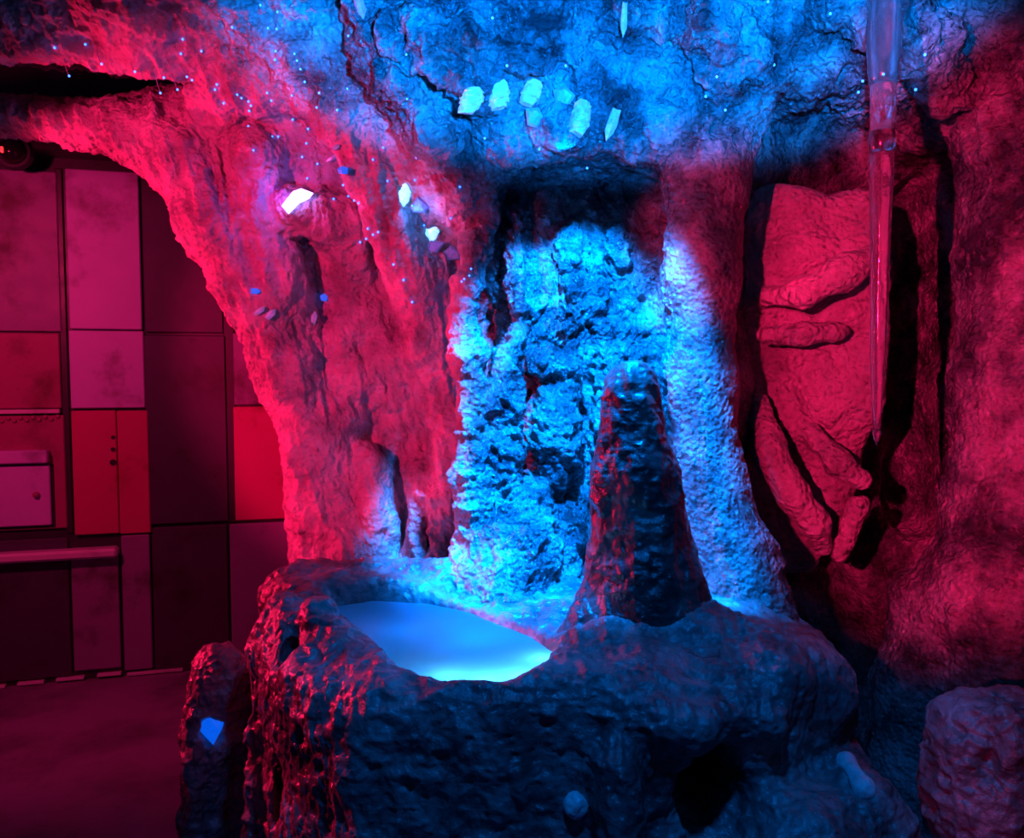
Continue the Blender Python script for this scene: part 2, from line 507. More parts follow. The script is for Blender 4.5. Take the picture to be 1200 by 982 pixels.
    for i in range(46):
        px, py = rnd.uniform(605, 770), rnd.uniform(215, 600)
        d = 2.72 if px < 730 else 2.68
        r = rnd.uniform(5, 13)
        V.pxchain([(px, py, d, r), (px + rnd.uniform(-9, 9), py + rnd.uniform(8, 40), d, r * 0.8)], 0.025, rnd.random() < 0.35)
    V.pxball(577, 372, 2.60, 27, 42, 0.26, 0.015, True)          # round hole
    # ---- pillar between cascade and niche
    V.pxchain([(850, 120, 2.52, 40), (828, 215, 2.52, 44), (822, 330, 2.50, 40), (822, 450, 2.47, 40), (826, 560, 2.45, 44), (845, 650, 2.42, 56), (862, 730, 2.36, 66)], 0.05)
    # ---- right column, with a diagonal groove
    V.pxchain([(1218, -40, 2.40, 80), (1223, 150, 2.42, 82), (1223, 300, 2.40, 84), (1223, 460, 2.36, 94), (1218, 600, 2.32, 94), (1195, 720, 2.28, 100), (1200, 900, 2.2, 100)], 0.07)
    V.pxchain([(1120, 220, 2.36, 9), (1150, 290, 2.21, 12), (1158, 400, 2.12, 13), (1178, 470, 2.07, 13), (1210, 560, 2.02, 14)], 0.05, True)
    V.pxchain([(1068, 230, 3.0, 22), (1068, 420, 3.0, 24), (1064, 600, 3.0, 30)], 0.04, True, (1, 2.2, 1))
    V.pxchain([(1085, 700, 2.42, 40), (1080, 820, 2.36, 50), (1050, 990, 2.3, 70)], 0.1)
    # ---- ceiling and overhang
    ga = idw(DA, pa[0], pa[1], 42)
    sa = 2.45 / F_PX
    ca = poly_sd(CANOPY, pa[0], pa[1]) * sa
    sda = np.maximum((ga[:, None, :] - Y) * 0.75, Y - (ga + 0.13 + 0.6 * sstep(430, 560, pa[0]))[:, None, :])
    sda = smax(sda, ca[:, None, :], 0.05)
    V.D = smin(V.D, sda, 0.04).astype(np.float32)
    V.pxchain([(985, -10, 2.30, 34), (1040, 12, 2.26, 32), (1090, 50, 2.28, 26), (1112, 110, 2.36, 22)], 0.05)
    V.pxchain([(830, 20, 2.26, 30), (865, 60, 2.34, 24), (890, 110, 2.44, 20)], 0.06)
    V.pxchain([(500, 30, 2.32, 24), (540, 60, 2.34, 26), (560, 100, 2.38, 20)], 0.06)
    for i in range(26):
        px, py = rnd.uniform(440, 900), rnd.uniform(5, 165)
        d = 2.28 + 0.18 * py / 170
        V.pxchain([(px, py, d, rnd.uniform(8, 18)), (px + rnd.uniform(-30, 30), py + rnd.uniform(-12, 20), d + 0.02, rnd.uniform(6, 14))], 0.06, rnd.random() < 0.0)
    # ---- slot above the arch beam
    bx = V.box((-2.7, 1.35, 2.2), (-0.6, 3.5, 3.35))
    Xs, Ys, Zs = V.grids(bx)
    one = np.ones(V.D[bx].shape, np.float32)
    p3 = proj(Xs * one, Ys * one, Zs * one)
    sl = poly_sd(SLOT, p3[0], p3[1]) * 2.8 / F_PX
    V.D[bx] = smax(V.D[bx], -sl, 0.03).astype(np.float32)
    verts, quads = V.mesh()
    # leave out the far side that no step to the side would show
    keep = ~((verts[quads].mean(1)[:, 1] > 3.0) & (verts[quads].mean(1)[:, 0] > -0.35) & (verts[quads].mean(1)[:, 0] < 0.6))
    quads = quads[keep]
    used = np.unique(quads); re = np.full(len(verts), -1); re[used] = np.arange(len(used))
    v, f, n = subdivided(verts[used], re[quads], 2)
    px, py = proj(v[:, 0], v[:, 1], v[:, 2])
    # relief, stronger on the cascade and the ceiling, drawn out along the arch's drapes
    arch = sstep(560, 530, px) * sstep(60, 130, py + (px - 300) * -0.45)
    smooth = sstep(775, 800, px) * sstep(900, 870, px) * sstep(150, 220, py)
    right = sstep(850, 900, px) * sstep(100, 200, py)
    rough = np.clip(1 - 0.9 * arch - 0.88 * smooth - 0.75 * right, 0.1, 1)
    d1 = fbm(v, (5, 5, 4), 3) * 0.035
    d2 = fbm(v, 13, 4, 0.55, True, 3.1) * 0.022
    d3 = fbm(v, 40, 3, 0.5, False, 9.7) * 0.010
    casc = sstep(545, 600, px) * sstep(790, 740, px) * sstep(190, 240, py)
    ceil = sstep(190, 150, py) * sstep(380, 460, px)
    d2c = fbm(np.stack([v[:, 0] + 0.08 * np.sin(v[:, 2] * 9), v[:, 1], v[:, 2] * 0.42], 1), 16, 4, 0.6, True, 6.6) * 0.030
    d2 = d2 * (1 + 0.5 * ceil) * (1 - 0.6 * casc) + d2c * casc
    d3 = d3 * (1 + 0.6 * casc + 0.8 * ceil)
    drape = fbm(np.stack([v[:, 0] + 0.25 * v[:, 2], v[:, 1], v[:, 2] * 0.35], 1), 12, 5, 0.6, True, 5.5) * 0.030
    disp = d1 * (0.45 + 0.55 * rough) + d2 * rough + d3 * (0.35 + 0.65 * rough) + drape * arch + d2 * 0.45 * arch + d2 * 0.45 * right
    v = v + n * disp[:, None]
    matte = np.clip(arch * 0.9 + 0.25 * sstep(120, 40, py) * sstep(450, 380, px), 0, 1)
    return v, f, matte


cave_v, cave_f, cave_matte = build_cave()
CAVE_BVH = None


def split_cave():
    """one seamless shell, parted into the pieces of the place"""
    c = cave_v[cave_f].mean(1)
    px, py = proj(c[:, 0], c[:, 1], c[:, 2])
    can = poly_sd(CANOPY, px, py)
    kind = np.full(len(c), 1)                                   # 1 wall_back
    kind[(px < 548) & (can > -4)] = 2                           # 2 arch
    kind[(px > 778) & (px <= 868) & (can > 0) & (py < 760)] = 3  # 3 pillar
    kind[(px > 868) & (can > 0)] = 4                            # 4 right side
    kind[can <= -4] = 0                                         # 0 ceiling
    me = mesh_from('tmp', cave_v, cave_f)
    nn = arrays(me)[2]
    bpy.data.meshes.remove(me)
    out = []
    for k, name in enumerate(('ceiling', 'wall_back', 'rock_arch', 'rock_pillar', 'wall_right')):
        f = cave_f[kind == k]
        used = np.unique(f); re = np.full(len(cave_v), -1); re[used] = np.arange(len(used))
        m = mesh_from(name, cave_v[used], re[f])
        set_attr(m, 'matte', cave_matte[used])
        m.normals_split_custom_set_from_vertices(nn[used])
        out.append(obj(name, m, M_CAVE))
    return out


pieces = split_cave()
tag(pieces[0], 'bumpy blue-lit rock ceiling hanging over the cascade wall', 'ceiling', kind='structure')
tag(pieces[1], 'lumpy wet blue-lit cascade rock face behind the glowing pool', 'rock wall', kind='structure')
tag(pieces[2], 'red-lit rock arch with draped folds framing the panelled wall', 'rock arch')
tag(pieces[3], 'smooth rock column between the blue cascade and the dark niche', 'rock column')
tag(pieces[4], 'rock wall around the dark niche with red-lit column at its edge', 'rock wall', kind='structure')


def rock(name, V, mat, label, cat, lv=1, amp=(0.03, 0.016, 0.006), disp_fn=None):
    verts, quads = V.mesh()
    v, f, n = subdivided(verts, quads, lv)
    d = fbm(v, (6, 6, 4.5), 3) * amp[0] + fbm(v, 15, 4, 0.55, True, 2.2) * amp[1] + fbm(v, 42, 3, 0.5, False, 8.8) * amp[2]
    if disp_fn is not None:
        d = d * disp_fn(v)
    v = v + n * d[:, None]
    o = obj(name, mesh_from(name, v, f), mat)
    tag(o, label, cat)
    return o


# ------------------------------------------------------------------ rock basin with the pool
POOL_Z = 0.925
POOL_PX = [(383, 712), (405, 733), (440, 756), (468, 784), (500, 796), (545, 803), (590, 804), (622, 797), (650, 768), (622, 747), (585, 732), (550, 719), (500, 708), (440, 703)]
POOL = [PZ(a, b, POOL_Z)[:2] for a, b in POOL_PX]


def build_basin():
    V = Vol((-0.95, 1.35, -0.06), (1.35, 2.75, 1.2), 0.02)
    X, Y, Z = V.grids()
    foot = [(-0.72, 2.62), (-0.735, 2.35), (-0.64, 1.98), (-0.5, 1.80), (-0.33, 1.66), (-0.1, 1.64), (0.35, 1.64), (0.62, 1.72), (0.82, 1.92), (0.92, 2.2), (0.95, 2.65)]
    sd2 = poly_sd(foot, X[:, :, 0] * np.ones_like(Y[:, :, 0]), Y[:, :, 0] * np.ones_like(X[:, :, 0]))[:, :, None]
    top = 0.955 + 0.03 * np.sin(X * 5 + 1) * np.cos(Y * 4) - 0.35 * np.clip(X - 0.55, 0, 1) + 0.02 * (Y - 2.0)
    V.D = smax(sd2 + 0.10 * np.clip(0.95 - Z, 0, 1) * 0.3, (Z - top), 0.12).astype(np.float32)
    # overlap of draped roots down the left flank
    V.pxchain([(330, 715, 2.12, 22), (306, 760, 2.12, 16), (302, 860, 2.10, 14), (300, 990, 2.08, 16), (300, 1200, 2.05, 18)], 0.03)
    V.pxchain([(345, 730, 2.05, 16), (352, 800, 1.99, 15), (345, 880, 1.97, 14), (342, 1000, 1.95, 16), (342, 1300, 1.93, 18)], 0.03)
    V.pxchain([(370, 720, 2.02, 22), (395, 770, 1.92, 24), (400, 850, 1.86, 22), (395, 940, 1.84, 20), (395, 1300, 1.82, 24)], 0.04)
    V.pxchain([(440, 800, 1.80, 24), (440, 880, 1.74, 22), (440, 990, 1.72, 26)], 0.05)
    V.pxball(345, 775, 1.98, 9, 26, 0.06, 0.02, True)
    V.pxball(388, 830, 1.86, 8, 30, 0.05, 0.02, True)
    V.pxball(330, 930, 1.96, 7, 40, 0.06, 0.02, True)
    # back rim joining the cascade
    V.chain([(-0.68, 2.42, 0.93, 0.07), (-0.45, 2.52, 0.95, 0.06), (-0.2, 2.5, 0.96, 0.06)], 0.05)
    # right-hand boulders around the stalagmite
    V.pxchain([(690, 770, 1.90, 40), (720, 770, 1.92, 46), (800, 770, 1.95, 60), (880, 800, 1.95, 56)], 0.06)
    V.pxball(760, 810, 1.78, 60, 28, 0.12, 0.05)
    V.pxball(880, 790, 1.85, 60, 50, 0.14, 0.06)
    V.pxball(940, 800, 1.95, 46, 55, 0.14, 0.05)
    V.pxball(960, 900, 1.90, 46, 40, 0.12, 0.05)
    V.pxchain([(690, 815, 1.70, 14), (760, 840, 1.64, 14), (800, 850, 1.64, 16), (900, 850, 1.68, 20)], 0.05)
    V.pxchain([(720, 900, 1.60, 30), (730, 990, 1.58, 34)], 0.06)
    V.pxchain([(940, 1000, 1.66, 70), (1010, 960, 1.74, 40), (1060, 1010, 1.74, 40)], 0.06)
    V.pxball(838, 938, 1.66, 48, 56, 0.30, 0.03, True)          # dark hollow
    V.pxball(755, 790, 1.82, 16, 14, 0.08, 0.02, True)
    # the pool's bowl
    pl = poly_sd(POOL, X[:, :, 0] * np.ones_like(Y[:, :, 0]), Y[:, :, 0] * np.ones_like(X[:, :, 0]))[:, :, None]
    bowl = np.maximum(pl - 0.02 * np.clip((Z - POOL_Z) / 0.06, 0, 2), 0.80 - Z)
    V.D = smax(V.D, -bowl, 0.02).astype(np.float32)
    return rock('rock_basin', V, M_BASIN, 'large dark rock basin holding the glowing blue pool', 'rock basin', 2, (0.03, 0.014, 0.005),
                lambda v: 0.35 + 0.65 * sstep(0.0, 0.06, np.abs(poly_sd(POOL, v[:, 0], v[:, 1]))))


build_basin()


def build_water():
    bm = bmesh.new()
    c = np.mean(POOL, 0)
    ring = []
    dense = []
    for i in range(len(POOL)):
        a, b = POOL[i], POOL[(i + 1) % len(POOL)]
        for t in np.linspace(0, 1, 5)[:-1]:
            dense.append(a + (b - a) * t)
    rings = []
    for s in (1.03, 0.8, 0.55, 0.3, 0.1):
        rings.append([bm.verts.new((*(c + (p - c) * s), POOL_Z)) for p in dense])
    n = len(dense)
    for r0, r1 in zip(rings[:-1], rings[1:]):
        for i in range(n):
            bm.faces.new((r0[i], r0[(i + 1) % n], r1[(i + 1) % n], r1[i]))
    bm.faces.new(rings[-1])
    bmesh.ops.recalc_face_normals(bm, faces=bm.faces)
    me = bpy.data.meshes.new('pool_water'); bm.to_mesh(me); bm.free()
    for p in me.polygons: p.use_smooth = True
    m, nt, b = new_mat('milky_pool_water'); L = nt.links.new
    b.inputs['Base Color'].default_value = (0.15, 0.55, 0.8, 1)
    b.inputs['Roughness'].default_value = 0.12
    tr = N(nt, 'ShaderNodeBsdfTranslucent'); tr.inputs['Color'].default_value = (0.5, 0.88, 1.0, 1)
    mx = N(nt, 'ShaderNodeMixShader'); mx.inputs[0].default_value = 0.85
    L(b.outputs[0], mx.inputs[1]); L(tr.outputs[0], mx.inputs[2])
    L(mx.outputs[0], nt.nodes['Material Output'].inputs['Surface'])
    tc = N(nt, 'ShaderNodeTexCoord').outputs['Object']
    n1 = N(nt, 'ShaderNodeTexNoise', i_Scale=26.0, i_Detail=4.0); L(tc, n1.inputs['Vector'])
    bp = N(nt, 'ShaderNodeBump', i_Strength=0.25, i_Distance=0.01); L(n1.outputs['Fac'], bp.inputs['Height'])
    L(bp.outputs[0], b.inputs['Normal'])
    o = obj('pool_water', me, m)
    tag(o, 'glowing pale blue pool water inside the dark rock basin', 'water')
    for q, pw, dz, c in (((638, 772), 0.30, 0.035, CYAN), ((612, 792), 0.42, 0.04, CYAN), ((570, 797), 0.36, 0.04, CYAN), ((525, 792), 0.25, 0.045, CYAN), ((480, 738), 0.22, 0.09, BLUE), ((550, 750), 0.55, 0.10, BLUE)):
        p = PZ(q[0], q[1], POOL_Z)
        lamp('pool_lamp', (p[0], p[1], POOL_Z - dz), None, pw, c, 0.02)


build_water()


# ------------------------------------------------------------------ stalagmite and loose boulders
def build_stalagmite():
    V = Vol((0.05, 1.6, 0.75), (0.75, 2.4, 1.8), 0.016)
    V.pxchain([(743, 455, 2.02, 31), (748, 560, 2.02, 46), (756, 690, 2.02, 66), (762, 770, 2.02, 92)], 0.03)
    V.pxchain([(722, 470, 2.0, 10), (712, 560, 2.0, 12), (702, 660, 2.0, 13), (690, 740, 2.0, 20)], 0.05)
    V.pxchain([(700, 720, 1.98, 30), (676, 765, 1.94, 34)], 0.05)
    return rock('stalagmite', V, M_STAL, 'tall blunt dark stalagmite rising beside the glowing pool', 'stalagmite', 2, (0.016, 0.009, 0.003))


build_stalagmite()


def build_boulders():
    V = Vol((-1.15, 2.0, -0.05), (-0.6, 2.65, 1.0), 0.016)
    V.pxchain([(256, 788, 2.35, 34), (247, 860, 2.35, 34), (236, 960, 2.34, 26), (230, 1200, 2.34, 34)], 0.03)
    V.pxchain([(276, 800, 2.36, 22), (284, 880, 2.38, 16), (286, 1000, 2.38, 16), (285, 1200, 2.38, 18)], 0.03)
    V.pxchain([(240, 800, 2.28, 8), (232, 850, 2.27, 8), (226, 900, 2.27, 9), (222, 1200, 2.27, 12)], 0.03)
    V.pxball(248, 866, 2.24, 20, 24, 0.06, 0.02, True)
    V.pxball(268, 930, 2.26, 14, 60, 0.08, 0.02, True)
    rock('boulder', V, M_BASIN, 'hunched narrow boulder left of the basin with a blue crystal in it', 'boulder', 2, (0.02, 0.014, 0.006))
    V = Vol((0.75, 1.3, 0.0), (1.45, 2.1, 1.15), 0.018)
    V.pxchain([(1150, 868, 1.72, 52), (1152, 930, 1.72, 58), (1160, 1060, 1.72, 66), (1170, 1400, 1.72, 80)], 0.04)
    V.pxball(1190, 850, 1.70, 40, 36, 0.1, 0.04)
    V.pxball(1130, 860, 1.66, 12, 14, 0.05, 0.02, True)
    V.pxball(1170, 900, 1.62, 10, 30, 0.04, 0.02, True)
    rock('boulder', V, M_BASIN, 'rounded boulder in the right bottom corner below the red column', 'boulder', 2, (0.025, 0.018, 0.006))


build_boulders()


# ------------------------------------------------------------------ carved slab in the niche
def build_slab():
    V = Vol((0.55, 2.2, 0.75), (1.6, 3.35, 2.7), 0.018)
    # body: outline seen from the front, face turned towards the left
    out = [(866, 300), (868, 250), (885, 218), (925, 206), (965, 215), (985, 222), (1010, 214), (1035, 218), (1050, 250), (1042, 350), (1036, 470), (1022, 560), (1000, 640), (980, 690),
           (930, 690), (885, 640), (868, 560), (866, 450)]
    X, Y, Z = V.grids()
    X2 = X[:, :, 0] * np.ones((1, V.n[2]), np.float32); Z2 = Z[:, 0, :] * np.ones((V.n[0], 1), np.float32)
    px, py = proj(X2, 2.65, Z2)
    sd2 = poly_sd(out, px, py) * 2.65 / F_PX
    face = idw([(880, 230, 2.74), (960, 230, 2.68), (1040, 230, 2.64), (880, 340, 2.72), (960, 330, 2.64), (1040, 330, 2.60),
                (890, 370, 2.76), (960, 366, 2.74), (900, 410, 2.74), (980, 420, 2.64), (1035, 430, 2.58), (960, 490, 2.64), (1020, 490, 2.58),
                (900, 470, 2.80), (930, 540, 2.82), (990, 530, 2.72), (1020, 540, 2.68), (900, 600, 2.84), (960, 640, 2.78), (1000, 600, 2.70), (950, 680, 2.80)], px, py, 26)
    V.D = smax(np.maximum((face[:, None, :] - Y) * 0.8, Y - 3.25), sd2[:, None, :], 0.07).astype(np.float32)
    # brow ridge, slit with a ledge, curved ribs
    V.pxchain([(885, 350, 2.72, 10), (940, 344, 2.60, 15), (990, 320, 2.56, 17), (1030, 296, 2.55, 14)], 0.05)
    V.pxchain([(882, 373, 2.72, 9), (940, 370, 2.66, 11), (992, 362, 2.62, 9)], 0.02, True)
    V.pxchain([(893, 393, 2.68, 11), (940, 391, 2.60, 14), (982, 388, 2.60, 12)], 0.02)
    V.pxchain([(886, 415, 2.72, 8), (940, 416, 2.64, 7), (990, 410, 2.62, 6)], 0.02, True)
    V.pxchain([(888, 470, 2.72, 14), (900, 530, 2.62, 18), (930, 580, 2.58, 18), (955, 612, 2.58, 16), (964, 640, 2.64, 11)], 0.03)
    V.pxchain([(925, 470, 2.70, 14), (946, 540, 2.66, 15), (975, 595, 2.64, 13)], 0.03, True)
    V.pxchain([(950, 505, 2.62, 9), (982, 542, 2.58, 14), (1010, 562, 2.58, 12)], 0.03)
    V.pxchain([(950, 486, 2.60, 7), (1000, 494, 2.56, 8), (1036, 508, 2.56, 8)], 0.02, True)
    V.pxchain([(886, 560, 2.74, 14), (905, 620, 2.72, 16), (940, 665, 2.72, 14)], 0.03, True)
    V.pxchain([(1005, 590, 2.62, 10), (985, 650, 2.66, 10)], 0.03)
    rock('carved_rock_slab', V, M_NICHE, 'red-lit carved rock slab with slit and curved ribs inside the niche', 'rock slab', 2, (0.012, 0.008, 0.004))


build_slab()


# ------------------------------------------------------------------ the panelled wall behind the arch
WA = PZ(0, 805, 0.0); WB = PZ(220, 785, 0.0)
WT = (WB - WA)[:2]; WT = WT / np.linalg.norm(WT)
WN = np.array([WT[1], -WT[0]])                       # towards the room
W_ANG = math.atan2(WT[1], WT[0])


def S(px, py):
    """photo position -> (metres along the panel wall, height)"""
    a = (px - CX) / F_PX; b = (CY - py) / F_PX
    d = np.array([a, CP + b * SP, b * CP - SP])
    t = (WA[:2] @ WN) / (d[:2] @ WN)
    p = CAM + d * t
    return (p[:2] - WA[:2]) @ WT, p[2]


wall = empty('wall_left', (WA[0], WA[1], 0), (0, 0, W_ANG))
tag(wall, 'wall of mauve, plum and red metal panels behind the rock arch', 'wall', kind='structure')


def box_mesh(name, lo, hi, bevel=0.0):
    bm = bmesh.new()
    bmesh.ops.create_cube(bm, size=1)
    for v in bm.verts:
        v.co = Vector([lo[i] + (v.co[i] + 0.5) * (hi[i] - lo[i]) for i in range(3)])
    if bevel:
        bmesh.ops.bevel(bm, geom=bm.edges[:], offset=bevel, segments=1, affect='EDGES')
    me = bpy.data.meshes.new(name); bm.to_mesh(me); bm.free()
    return me


def panel(name, x0, y0, x1, y1, proud, mat, parent=None, bevel=0.005, back=0.0):
    s0 = S(x0, (y0 + y1) / 2)[0]; s1 = S(x1, (y0 + y1) / 2)[0]
    zt = S((x0 + x1) / 2, y0)[1]; zb = S((x0 + x1) / 2, y1)[1]
    return obj(name, box_mesh(name, (s0, -proud, zb), (s1, -back, zt), bevel), mat, parent or wall)


obj('backing', box_mesh('backing', (-2.2, 0.0, 0), (2.4, 0.08, 3.6)), M_CHAN, wall)
# upper rows
panel('panel', -400, 198, -105, 388, 0.02, M_P_DULL)
panel('panel', -95, 198, 70, 388, 0.02, M_P_DULL)
panel('panel', -95, 390, 72, 479, 0.022, M_P_RUST)
panel('panel', -400, 390, -105, 625, 0.022, M_P_DULL)
panel('channel', 71, 198, 80, 625, 0.012, M_CHAN)
panel('panel', 80, 201, 165, 386, 0.022, M_P_MAUVE)
panel('panel', 83, 388, 170, 478, 0.024, M_P_MAUVE)
panel('panel', 168, 200, 260, 390, 0.018, M_P_DARK)
panel('panel', 172, 393, 266, 612, 0.024, M_P_DARK)
panel('channel', 262, 200, 275, 612, 0.012, M_CHAN)
panel('panel', 274, 200, 380, 388, 0.018, M_P_DARK)
panel('panel', 274, 391, 380, 474, 0.018, M_P_DULL)
pr = panel('panel', 275, 476, 385, 607, 0.024, M_P_RED)
panel('panel', 385, 200, 560, 607, 0.02, M_P_DARK)
# the bright red board pair with dents
panel('panel', 87, 481, 139, 625, 0.03, M_P_RED)
p2 = panel('panel', 140, 481, 176, 624, 0.03, M_P_RED)
for y, r in ((512, 2.2), (526, 2.6), (541, 3.6)):
    s0, z0 = S(134, y)
    bm = bmesh.new()
    bmesh.ops.create_cone(bm, cap_ends=True, segments=12, radius1=r * 0.0045, radius2=r * 0.0045, depth=0.004)
    bmesh.ops.rotate(bm, verts=bm.verts, matrix=Matrix.Rotation(math.pi / 2, 3, 'X'))
    bmesh.ops.translate(bm, verts=bm.verts, vec=(s0, -0.031, z0))
    me = bpy.data.meshes.new('dent'); bm.to_mesh(me); bm.free()
    obj('dent', me, M_CHAN, wall)
# left unit: strip, bolts, bar, hatch
panel('strip', -95, 480, 72, 485, 0.04, M_BAR, bevel=0.003)
fr = panel('panel', -95, 487, 78, 622, 0.02, M_P_RUST)
panel('bar', -95, 528, 60, 543, 0.075, M_P_MAUVE, bevel=0.006)
hatch_gap = panel('channel', -95, 545, 66, 621, 0.024, M_CHAN)
hatch = panel('hatch_door', -95, 546, 62, 617, 0.045, M_P_MAUVE)


def ball_mesh(name, c, r, flat=1.0, seg=12):
    bm = bmesh.new()
    bmesh.ops.create_uvsphere(bm, u_segments=seg, v_segments=seg // 2 + 1, radius=r)
    for v in bm.verts:
        v.co.y *= flat
        v.co += Vector(c)
    me = bpy.data.meshes.new(name); bm.to_mesh(me); bm.free()
    for p in me.polygons: p.use_smooth = True
    return me


s0, z0 = S(46, 578)
obj('knob', ball_mesh('knob', (s0, -0.055, z0), 0.016), M_P_RUST, hatch)
bolt_mesh = ball_mesh('bolt', (0, 0, 0), 0.0115, 0.7, 10)
for i in range(11):
    s0, z0 = S(-3 + i * 7.2, 492 + (1.6 if i % 2 else -1.2) - i * 0.3)
    o = obj('bolt', bolt_mesh, M_P_RUST, wall); o.location = (s0, -0.022, z0)
# lower rows
panel('panel', -400, 640, -105, 800, 0.02, M_P_DARK)
panel('panel', -100, 634, 83, 799, 0.016, M_P_DARK)
panel('panel', 86, 640, 141, 783, 0.022, M_P_DULL)
panel('panel', 145, 626, 178, 783, 0.026, M_P_DULL)
panel('panel', 180, 616, 268, 784, 0.016, M_P_DARK)
panel('panel', 271, 612, 345, 780, 0.02, M_P_DULL)
panel('panel', 348, 612, 560, 776, 0.02, M_P_DARK)
panel('handrail', -100, 645, 141, 656, 0.09, M_BAR, bevel=0.012)
for x0, x1, y in ((-20, 8, 804), (22, 53, 799), (67, 100, 794), (115, 143, 789), (150, 215, 786)):
    panel('base_strip', x0, y - 2, x1, y + 1, 0.03, M_BAR, bevel=0.001)
# dark header over the panels
hd = obj('trim_1', box_mesh('trim_1', (-2.2, -0.16, 2.66), (2.4, -0.001, 3.6)), M_CHAN)
hd.location = wall.location; hd.rotation_euler = wall.rotation_euler
tag(hd, 'dark header beam above the metal panels', 'beam', kind='structure')

fl = obj('floor', box_mesh('floor', (-5.0, -2.5, -0.1), (3.5, 5.6, 0.0)), M_FLOOR)
tag(fl, 'dark worn floor lit faintly red', 'floor', kind='structure')


# ------------------------------------------------------------------ dome camera on the header
def build_dome():
    s0, z0 = S(29, 178)
    z0 -= 0.045
    base = np.array([WA[0], WA[1]]) + WT * s0 + WN * 0.165
    root = empty('dome_camera', (base[0], base[1], z0), (0, 0, W_ANG))
    tag(root, 'small dark dome camera with red glint on the header beam', 'camera')
    bm = bmesh.new()
    bmesh.ops.create_cone(bm, cap_ends=True, segments=28, radius1=0.085, radius2=0.075, depth=0.03)
    bmesh.ops.rotate(bm, verts=bm.verts, matrix=Matrix.Rotation(math.pi / 2, 3, 'X'))
    me = bpy.data.meshes.new('mount_ring'); bm.to_mesh(me); bm.free()
    obj('mount_ring', me, M_CHAN, root).location = (0, -0.01, 0)
    m, nt, b = new_mat('smoked_dome'); b.inputs['Base Color'].default_value = (0.02, 0.015, 0.02, 1); b.inputs['Roughness'].default_value = 0.06
    obj('dome', ball_mesh('dome', (0, -0.02, 0), 0.062, 1.0, 24), m, root)
    m2, nt, b = new_mat('glint_red_glow'); b.inputs['Emission Color'].default_value = (1, 0.03, 0.02, 1); b.inputs['Emission Strength'].default_value = 1.2  # red glint on the dome, put in as a glowing colour
    obj('red_glint', box_mesh('red_glint', (-0.035, -0.083, -0.022), (-0.022, -0.066, 0.006), 0.003), m2, root)


build_dome()

# ------------------------------------------------------------------ placing small things on the rock
bpy.context.view_layer.update()
DG = bpy.context.evaluated_depsgraph_get()


def hit(px, py, far=3.6):
    a = (px - CX) / F_PX; b = (CY - py) / F_PX
    d = Vector((a, CP + b * SP, b * CP - SP)).normalized()
    ok, loc, nor, _, ob, _ = SC.ray_cast(DG, Vector(CAM), d)
    if not ok or loc.y > far:
        return None, None, d
    return loc, nor, d


def crystal_mat(name, col, emit=0.0, ecol=(0.4, 0.75, 1.0), rough=0.18, trans=0.25):
    m, nt, b = new_mat(name); L = nt.links.new
    tc = N(nt, 'ShaderNodeTexCoord').outputs['Object']
    n1 = N(nt, 'ShaderNodeTexNoise', i_Scale=70.0, i_Detail=5.0, i_Distortion=0.6); L(tc, n1.inputs['Vector'])
    c = ramp(nt, n1.outputs['Fac'], [(0.35, tuple(x * 0.6 for x in col)), (0.6, col)])
    L(c, b.inputs['Base Color'])
    b.inputs['Roughness'].default_value = rough
    b.inputs['Transmission Weight'].default_value = trans
    b.inputs['Subsurface Weight'].default_value = 0.0
    if emit:
        b.inputs['Emission Color'].default_value = (*ecol, 1); b.inputs['Emission Strength'].default_value = emit
    bp = N(nt, 'ShaderNodeBump', i_Strength=0.3, i_Distance=0.003); L(n1.outputs['Fac'], bp.inputs['Height']); L(bp.outputs[0], b.inputs['Normal'])
    return m


M_SHELL = crystal_mat('pale_shell', (0.8, 0.86, 0.88), 0.10)  # slight emission added to lift the stones' brightness; they are no lamps
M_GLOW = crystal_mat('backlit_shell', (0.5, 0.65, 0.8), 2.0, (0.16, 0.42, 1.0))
M_QUARTZ = crystal_mat('pale_quartz', (0.6, 0.72, 0.8), 0.05, rough=0.1, trans=0.4)
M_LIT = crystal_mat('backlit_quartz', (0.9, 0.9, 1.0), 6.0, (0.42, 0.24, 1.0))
M_SHARD = crystal_mat('blue_shard', (0.25, 0.4, 0.75), 0.06, (0.1, 0.3, 1.0), rough=0.3, trans=0.1)
M_VIOLET = crystal_mat('violet_crystal', (0.5, 0.45, 0.85), 0.10, (0.35, 0.3, 1.0), rough=0.15)
M_UV = crystal_mat('fluorescent_blue_crystal', (0.05, 0.2, 0.9), 0.75, (0.0, 0.13, 1.0), rough=0.25, trans=0.0)


def axis_frame(d, ang):
    """local +Z along the photo direction `ang` (degrees, 0 = up, clockwise), local -Y to the viewer"""
    f = Vector(d)
    right = Vector((1, 0, 0)); right = (right - f * right.dot(f)).normalized()
    up = right.cross(f)
    r = math.radians(ang)
    z = (up * math.cos(r) + right * math.sin(r)).normalized()
    x = f.cross(z).normalized()
    return Matrix((x, f, z)).transposed()


